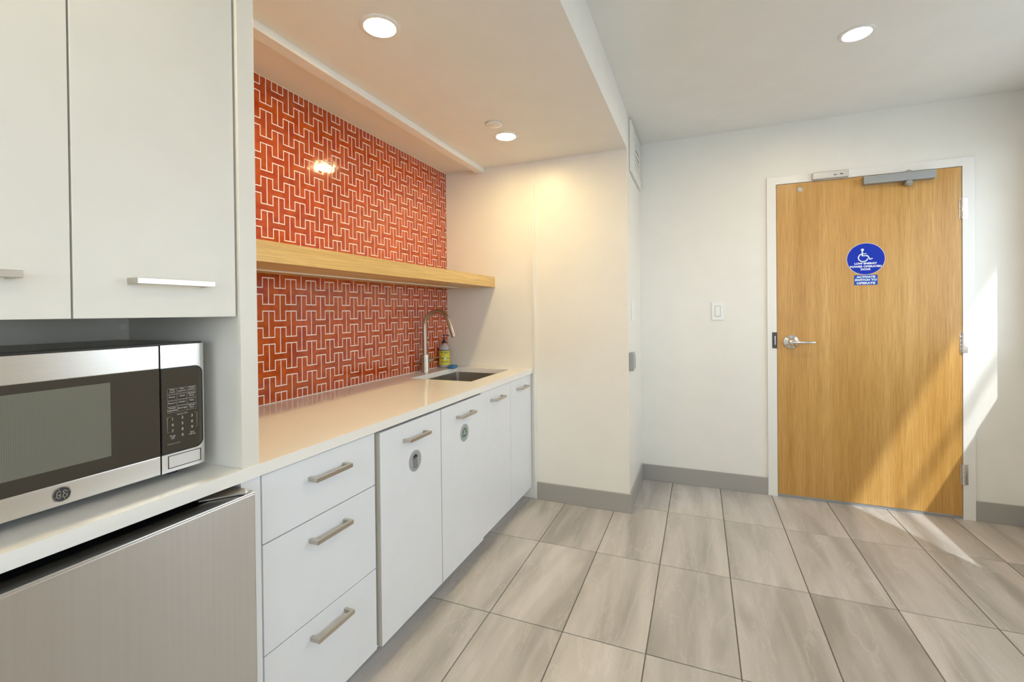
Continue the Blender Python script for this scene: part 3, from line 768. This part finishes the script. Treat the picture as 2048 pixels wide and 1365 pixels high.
# ------------------------------------------------------------------ floating shelf
t = thing('floating_shelf', (.19, -1.6, 1.383), 'long oak floating shelf across the orange tiled wall', 'shelf')
part('board', MB().slab([.0112, .130, .152, .380], [-2.594, -.70, YB - .0005], {(1, 0)}, 'z', 1.383, 1.386).box(.0112, .380, -2.594, YB - .0005, 1.386, 1.451), m_shelf, t)
part('light_channel', MB().box(.1305, .1515, -2.593, -.7005, 1.3795, 1.3858, .001), m_led, t, 'slim pale light channel under the shelf')

# ------------------------------------------------------------------ tall panel and upper cabinets
single('side_panel', MB().box(.0005, .6405, -2.639, -2.5945, ZT + .0002, ZS - .0005, .001), m_lam_up, 'tall white gable panel between the wall cabinets and the tiled wall', 'panel')
single('side_panel', MB().box(.0005, .6405, -3.30, -3.256, ZT + .0002, ZS - .0005, .001), m_lam_up, 'tall white gable panel at the near end of the wall cabinets', 'panel')
single('back_panel', MB().box(.19, .202, -3.255, -2.6395, ZT + .0002, 1.2095), m_lam_up, 'white panel behind the microwave under the wall cabinets', 'panel')
single('hole_cap', MB().lathe((.202, -2.653, 1.1875), [(.001, 0), (.0085, 0), (.0085, .0008), (.007, .0014), (.001, .0014)], 'x'), m_trim, 'small round screw cap on the panel behind the microwave', 'cap')
for y0, y1, lb in ((-2.950, -2.6395, 'white wall cabinet beside the tall panel, with a long bar handle'),
                   (-3.255, -2.9505, 'white wall cabinet at the left edge of the photo')):
    t = thing('wall_cabinet', (.3, (y0 + y1) / 2, 1.21), lb, 'cabinet', 'white wall cabinets above the microwave')
    part('carcass', MB().box(.02, .612, y0 + .0005, y1 - .0005, 1.2155, ZS - .001), m_lam_up, t)
    ye = y1 - (.0055 if y1 > -2.7 else .0012)
    d = part('door', MB().box(.613, .633, y0 + .0015, ye, 1.2115, ZS - .004, .0012), m_lam_up, t)
    handle(d, (y0 + y1) / 2 + .003, 1.283, .633, .150)

# ------------------------------------------------------------------ microwave
mx0, mx1 = .545, .562
ML, MRt, MBt, MTp = -3.113, -2.668, .868, 1.153
t = thing('microwave', (.40, -2.89, ZT), 'stainless steel countertop microwave under the wall cabinets', 'microwave')
part('housing', MB().box(.225, mx0 - .002, ML + .002, MRt - .004, MBt + .002, MTp, .006), m_case, t, 'dark painted metal case')
for fy_ in (ML + .04, MRt - .045):
    for fx_ in (.26, .50): part('foot', MB().cyl((fx_, fy_, ZT + .0002), (fx_, fy_, MBt + .004), .012, seg=16), m_black, t)
DRr = -2.772
md = part('door', MB().box(mx0 - .004, mx1, ML, DRr, MBt, .9085, .0015).box(mx0 - .004, mx1, ML, DRr, 1.0995, 1.150, .0015).box(mx0 - .004, mx1 - .004, ML, DRr, .9085, 1.0995), m_steel, t)
part('door_glass', MB().slab([ML, -3.085, -2.861, DRr], [.9085, .936, 1.083, 1.0995], {(1, 1)}, 'x', mx1 - .0035, mx1 - .0008), m_glass_blk, md, 'black door glass')
part('window_screen', MB().box(mx1 - .0035, mx1 - .0010, -3.085, -2.861, .936, 1.083), m_screen, md, 'greyish mesh window in the door')
part('top_edge', MB().box(mx0 - .006, mx1 - .001, ML, MRt - .012, 1.1502, 1.1545, .001), m_black, t)
# control side: rounded outer corner
r = .017
prof = [(mx0 - .006, DRr + .0025)] + [(mx1, DRr + .0025)] + [(mx1 - r + r * math.cos(math.radians(a)), MRt - r + r * math.sin(math.radians(a))) for a in range(0, 91, 10)] + [(mx0 - .006, MRt)]
cp = MB().prism(prof, 'z', MBt, 1.150)
for f in cp.bm.faces:
    if abs(f.normal.z) < .5 and f.calc_center_median().y > MRt - r and abs(f.normal.x) < .999: f.smooth = True
cpn = part('control_panel', cp, m_steel, t)
def rpan(y0, y1, z0, z1, r):
    P = [(y0, z0)] + arc(y1 - r, z0 + r, r, -90, 0, 8) + arc(y1 - r, z1 - r, r, 0, 90, 8) + [(y0, z1)]
    return P
part('glass_surround', MB().prism(rpan(-2.7695, -2.6795, .9085, 1.0995, .018), 'x', mx1 - .001, mx1 + .0006), m_black, cpn)
part('control_glass', MB().prism(rpan(-2.7685, -2.6830, .9115, 1.0965, .016), 'x', mx1, mx1 + .0012), m_glass_blk, cpn, 'black glass keypad panel')
part('open_button', MB().slab([-2.757, -2.7555, -2.6868, -2.6853], [.8755, .877, .9025, .904], {(1, 1)}, 'x', mx1 - .001, mx1 + .0006), m_black, cpn)
xk = mx1 + .0016
tm = []; keys = [['Time\nCook', 'Time\nDefrost', 'Weight\nDefrost'], ['Power', 'Clock', 'Kitchen\nTimer'], ['Popcorn', 'Potato', 'Pizza'], ['Frozen\nVegetables', 'Beverage', 'Dinner\nPlate']]
yc_ = (-2.7475, -2.7265, -2.7055)
for i, row in enumerate(keys):
    for j, s in enumerate(row):
        tm.append(on_face(text_mesh(s, .0050, .00008), xk, yc_[j], 1.0475 - i * .0136))
        y_, z_ = yc_[j], 1.0475 - i * .0136 - .0012
        tm.append(on_face(stroke([(-.0096, -.0062), (.0096, -.0062), (.0096, .0062), (-.0096, .0062)], .0003, closed=True), xk, y_, z_))
tm.append(on_face(text_mesh('Express Cook', .0040, .00005), xk, -2.7265, .9935))
for i in range(3):
    for j in range(3): tm.append(on_face(text_mesh(str(i * 3 + j + 1), .0082, .0002), xk, yc_[j], .9845 - i * .0132))
tm.append(on_face(text_mesh('0', .0082, .0002), xk, yc_[1], .9845 - 3 * .0132))
tm.append(on_face(text_mesh('Pause\nOff', .0052, .0001), xk, yc_[0], .9445)); tm.append(on_face(text_mesh('Start\n+30 Sec', .0048, .0001), xk, yc_[2], .9445))
tm.append(on_face(stroke([(.006, .033), (0, .033), (0, 0), (.004, 0)], .0004), xk, -2.7585, .957)); tm.append(on_face(stroke([(-.006, .033), (0, .033), (0, 0), (-.004, 0)], .0004), xk, -2.6945, .957))
tm.append(on_face(text_mesh('Hold 3 Sec to Lock', .0034, 0), xk, -2.745, .930))
part('keypad_print', join(tm), m_grey_ink, cpn)
# round monogram badge on the door
bg_ = part('badge', MB().lathe((mx1, -2.939, .8885), [(.0005, 0), (.0135, 0), (.0135, .0007), (.0005, .0007)], 'x', 48), m_dark_ink, md, 'round dark monogram badge')
q = [stroke(arc(0, 0, .0128, 0, 360, 48)[:-1], .0007, closed=True)]
for k in range(4): q.append(stroke(arc(*[.0104 * f(math.radians(45 + 90 * k)) for f in (math.cos, math.sin)], .0042, 45 + 90 * k - 150, 45 + 90 * k + 60, 14), .0007))
q.append(stroke([(-.0013, .0042), (-.003, .0066), (-.0062, .0058), (-.0078, .0012), (-.0072, -.0040), (-.0046, -.0066), (-.0022, -.0050), (-.0024, -.0016), (-.0052, -.0010), (-.0012, .0012)], .0014))
q.append(stroke([(.0068, .0038), (.0054, .0066), (.0026, .0060), (.0018, .0030), (.0044, .0010), (.0016, -.0010), (.0012, -.0048), (.0040, -.0068), (.0072, -.0048), (.0076, -.0010), (.0052, -.0016)], .0014))
part('monogram', on_face(join(q), mx1 + .0010, -2.939, .8885), m_chrome, bg_)

# ------------------------------------------------------------------ refrigerator
t = thing('refrigerator', (.35, -2.95, 0), 'stainless steel undercounter refrigerator below the microwave', 'refrigerator')
part('cabinet', MB().box(.05, .628, -3.250, -2.6485, .02, .795, .003), m_black, t, 'black refrigerator body')
part('gasket', MB().box(.628, .640, -3.240, -2.655, .06, .785, .003), m_black, t)
fd = part('door', MB().box(.640, .690, -3.253, -2.646, .060, .800, .0025), m_fridge, t)
part('door_top', MB().box(.6405, .6865, -3.250, -2.66, .8002, .8022, .0005), m_black, fd)
part('top_trim', MB().box(.6866, .6900, -3.253, -2.647, .7995, .8035, .001), m_chrome, fd)
hg = part('hinge', MB().prism([(.600, -2.6485), (.600, -2.735), (.628, -2.735), (.672, -2.676), (.6855, -2.668), (.6855, -2.6485)], 'z', .8035, .8065), m_nickel, t)
part('hinge_pin', MB().cyl((.676, -2.657, .8065), (.676, -2.657, .8095), .005, seg=16), m_chrome, hg)
part('grille', MB().box(.60, .628, -3.245, -2.655, .0005, .0195), m_black, t)
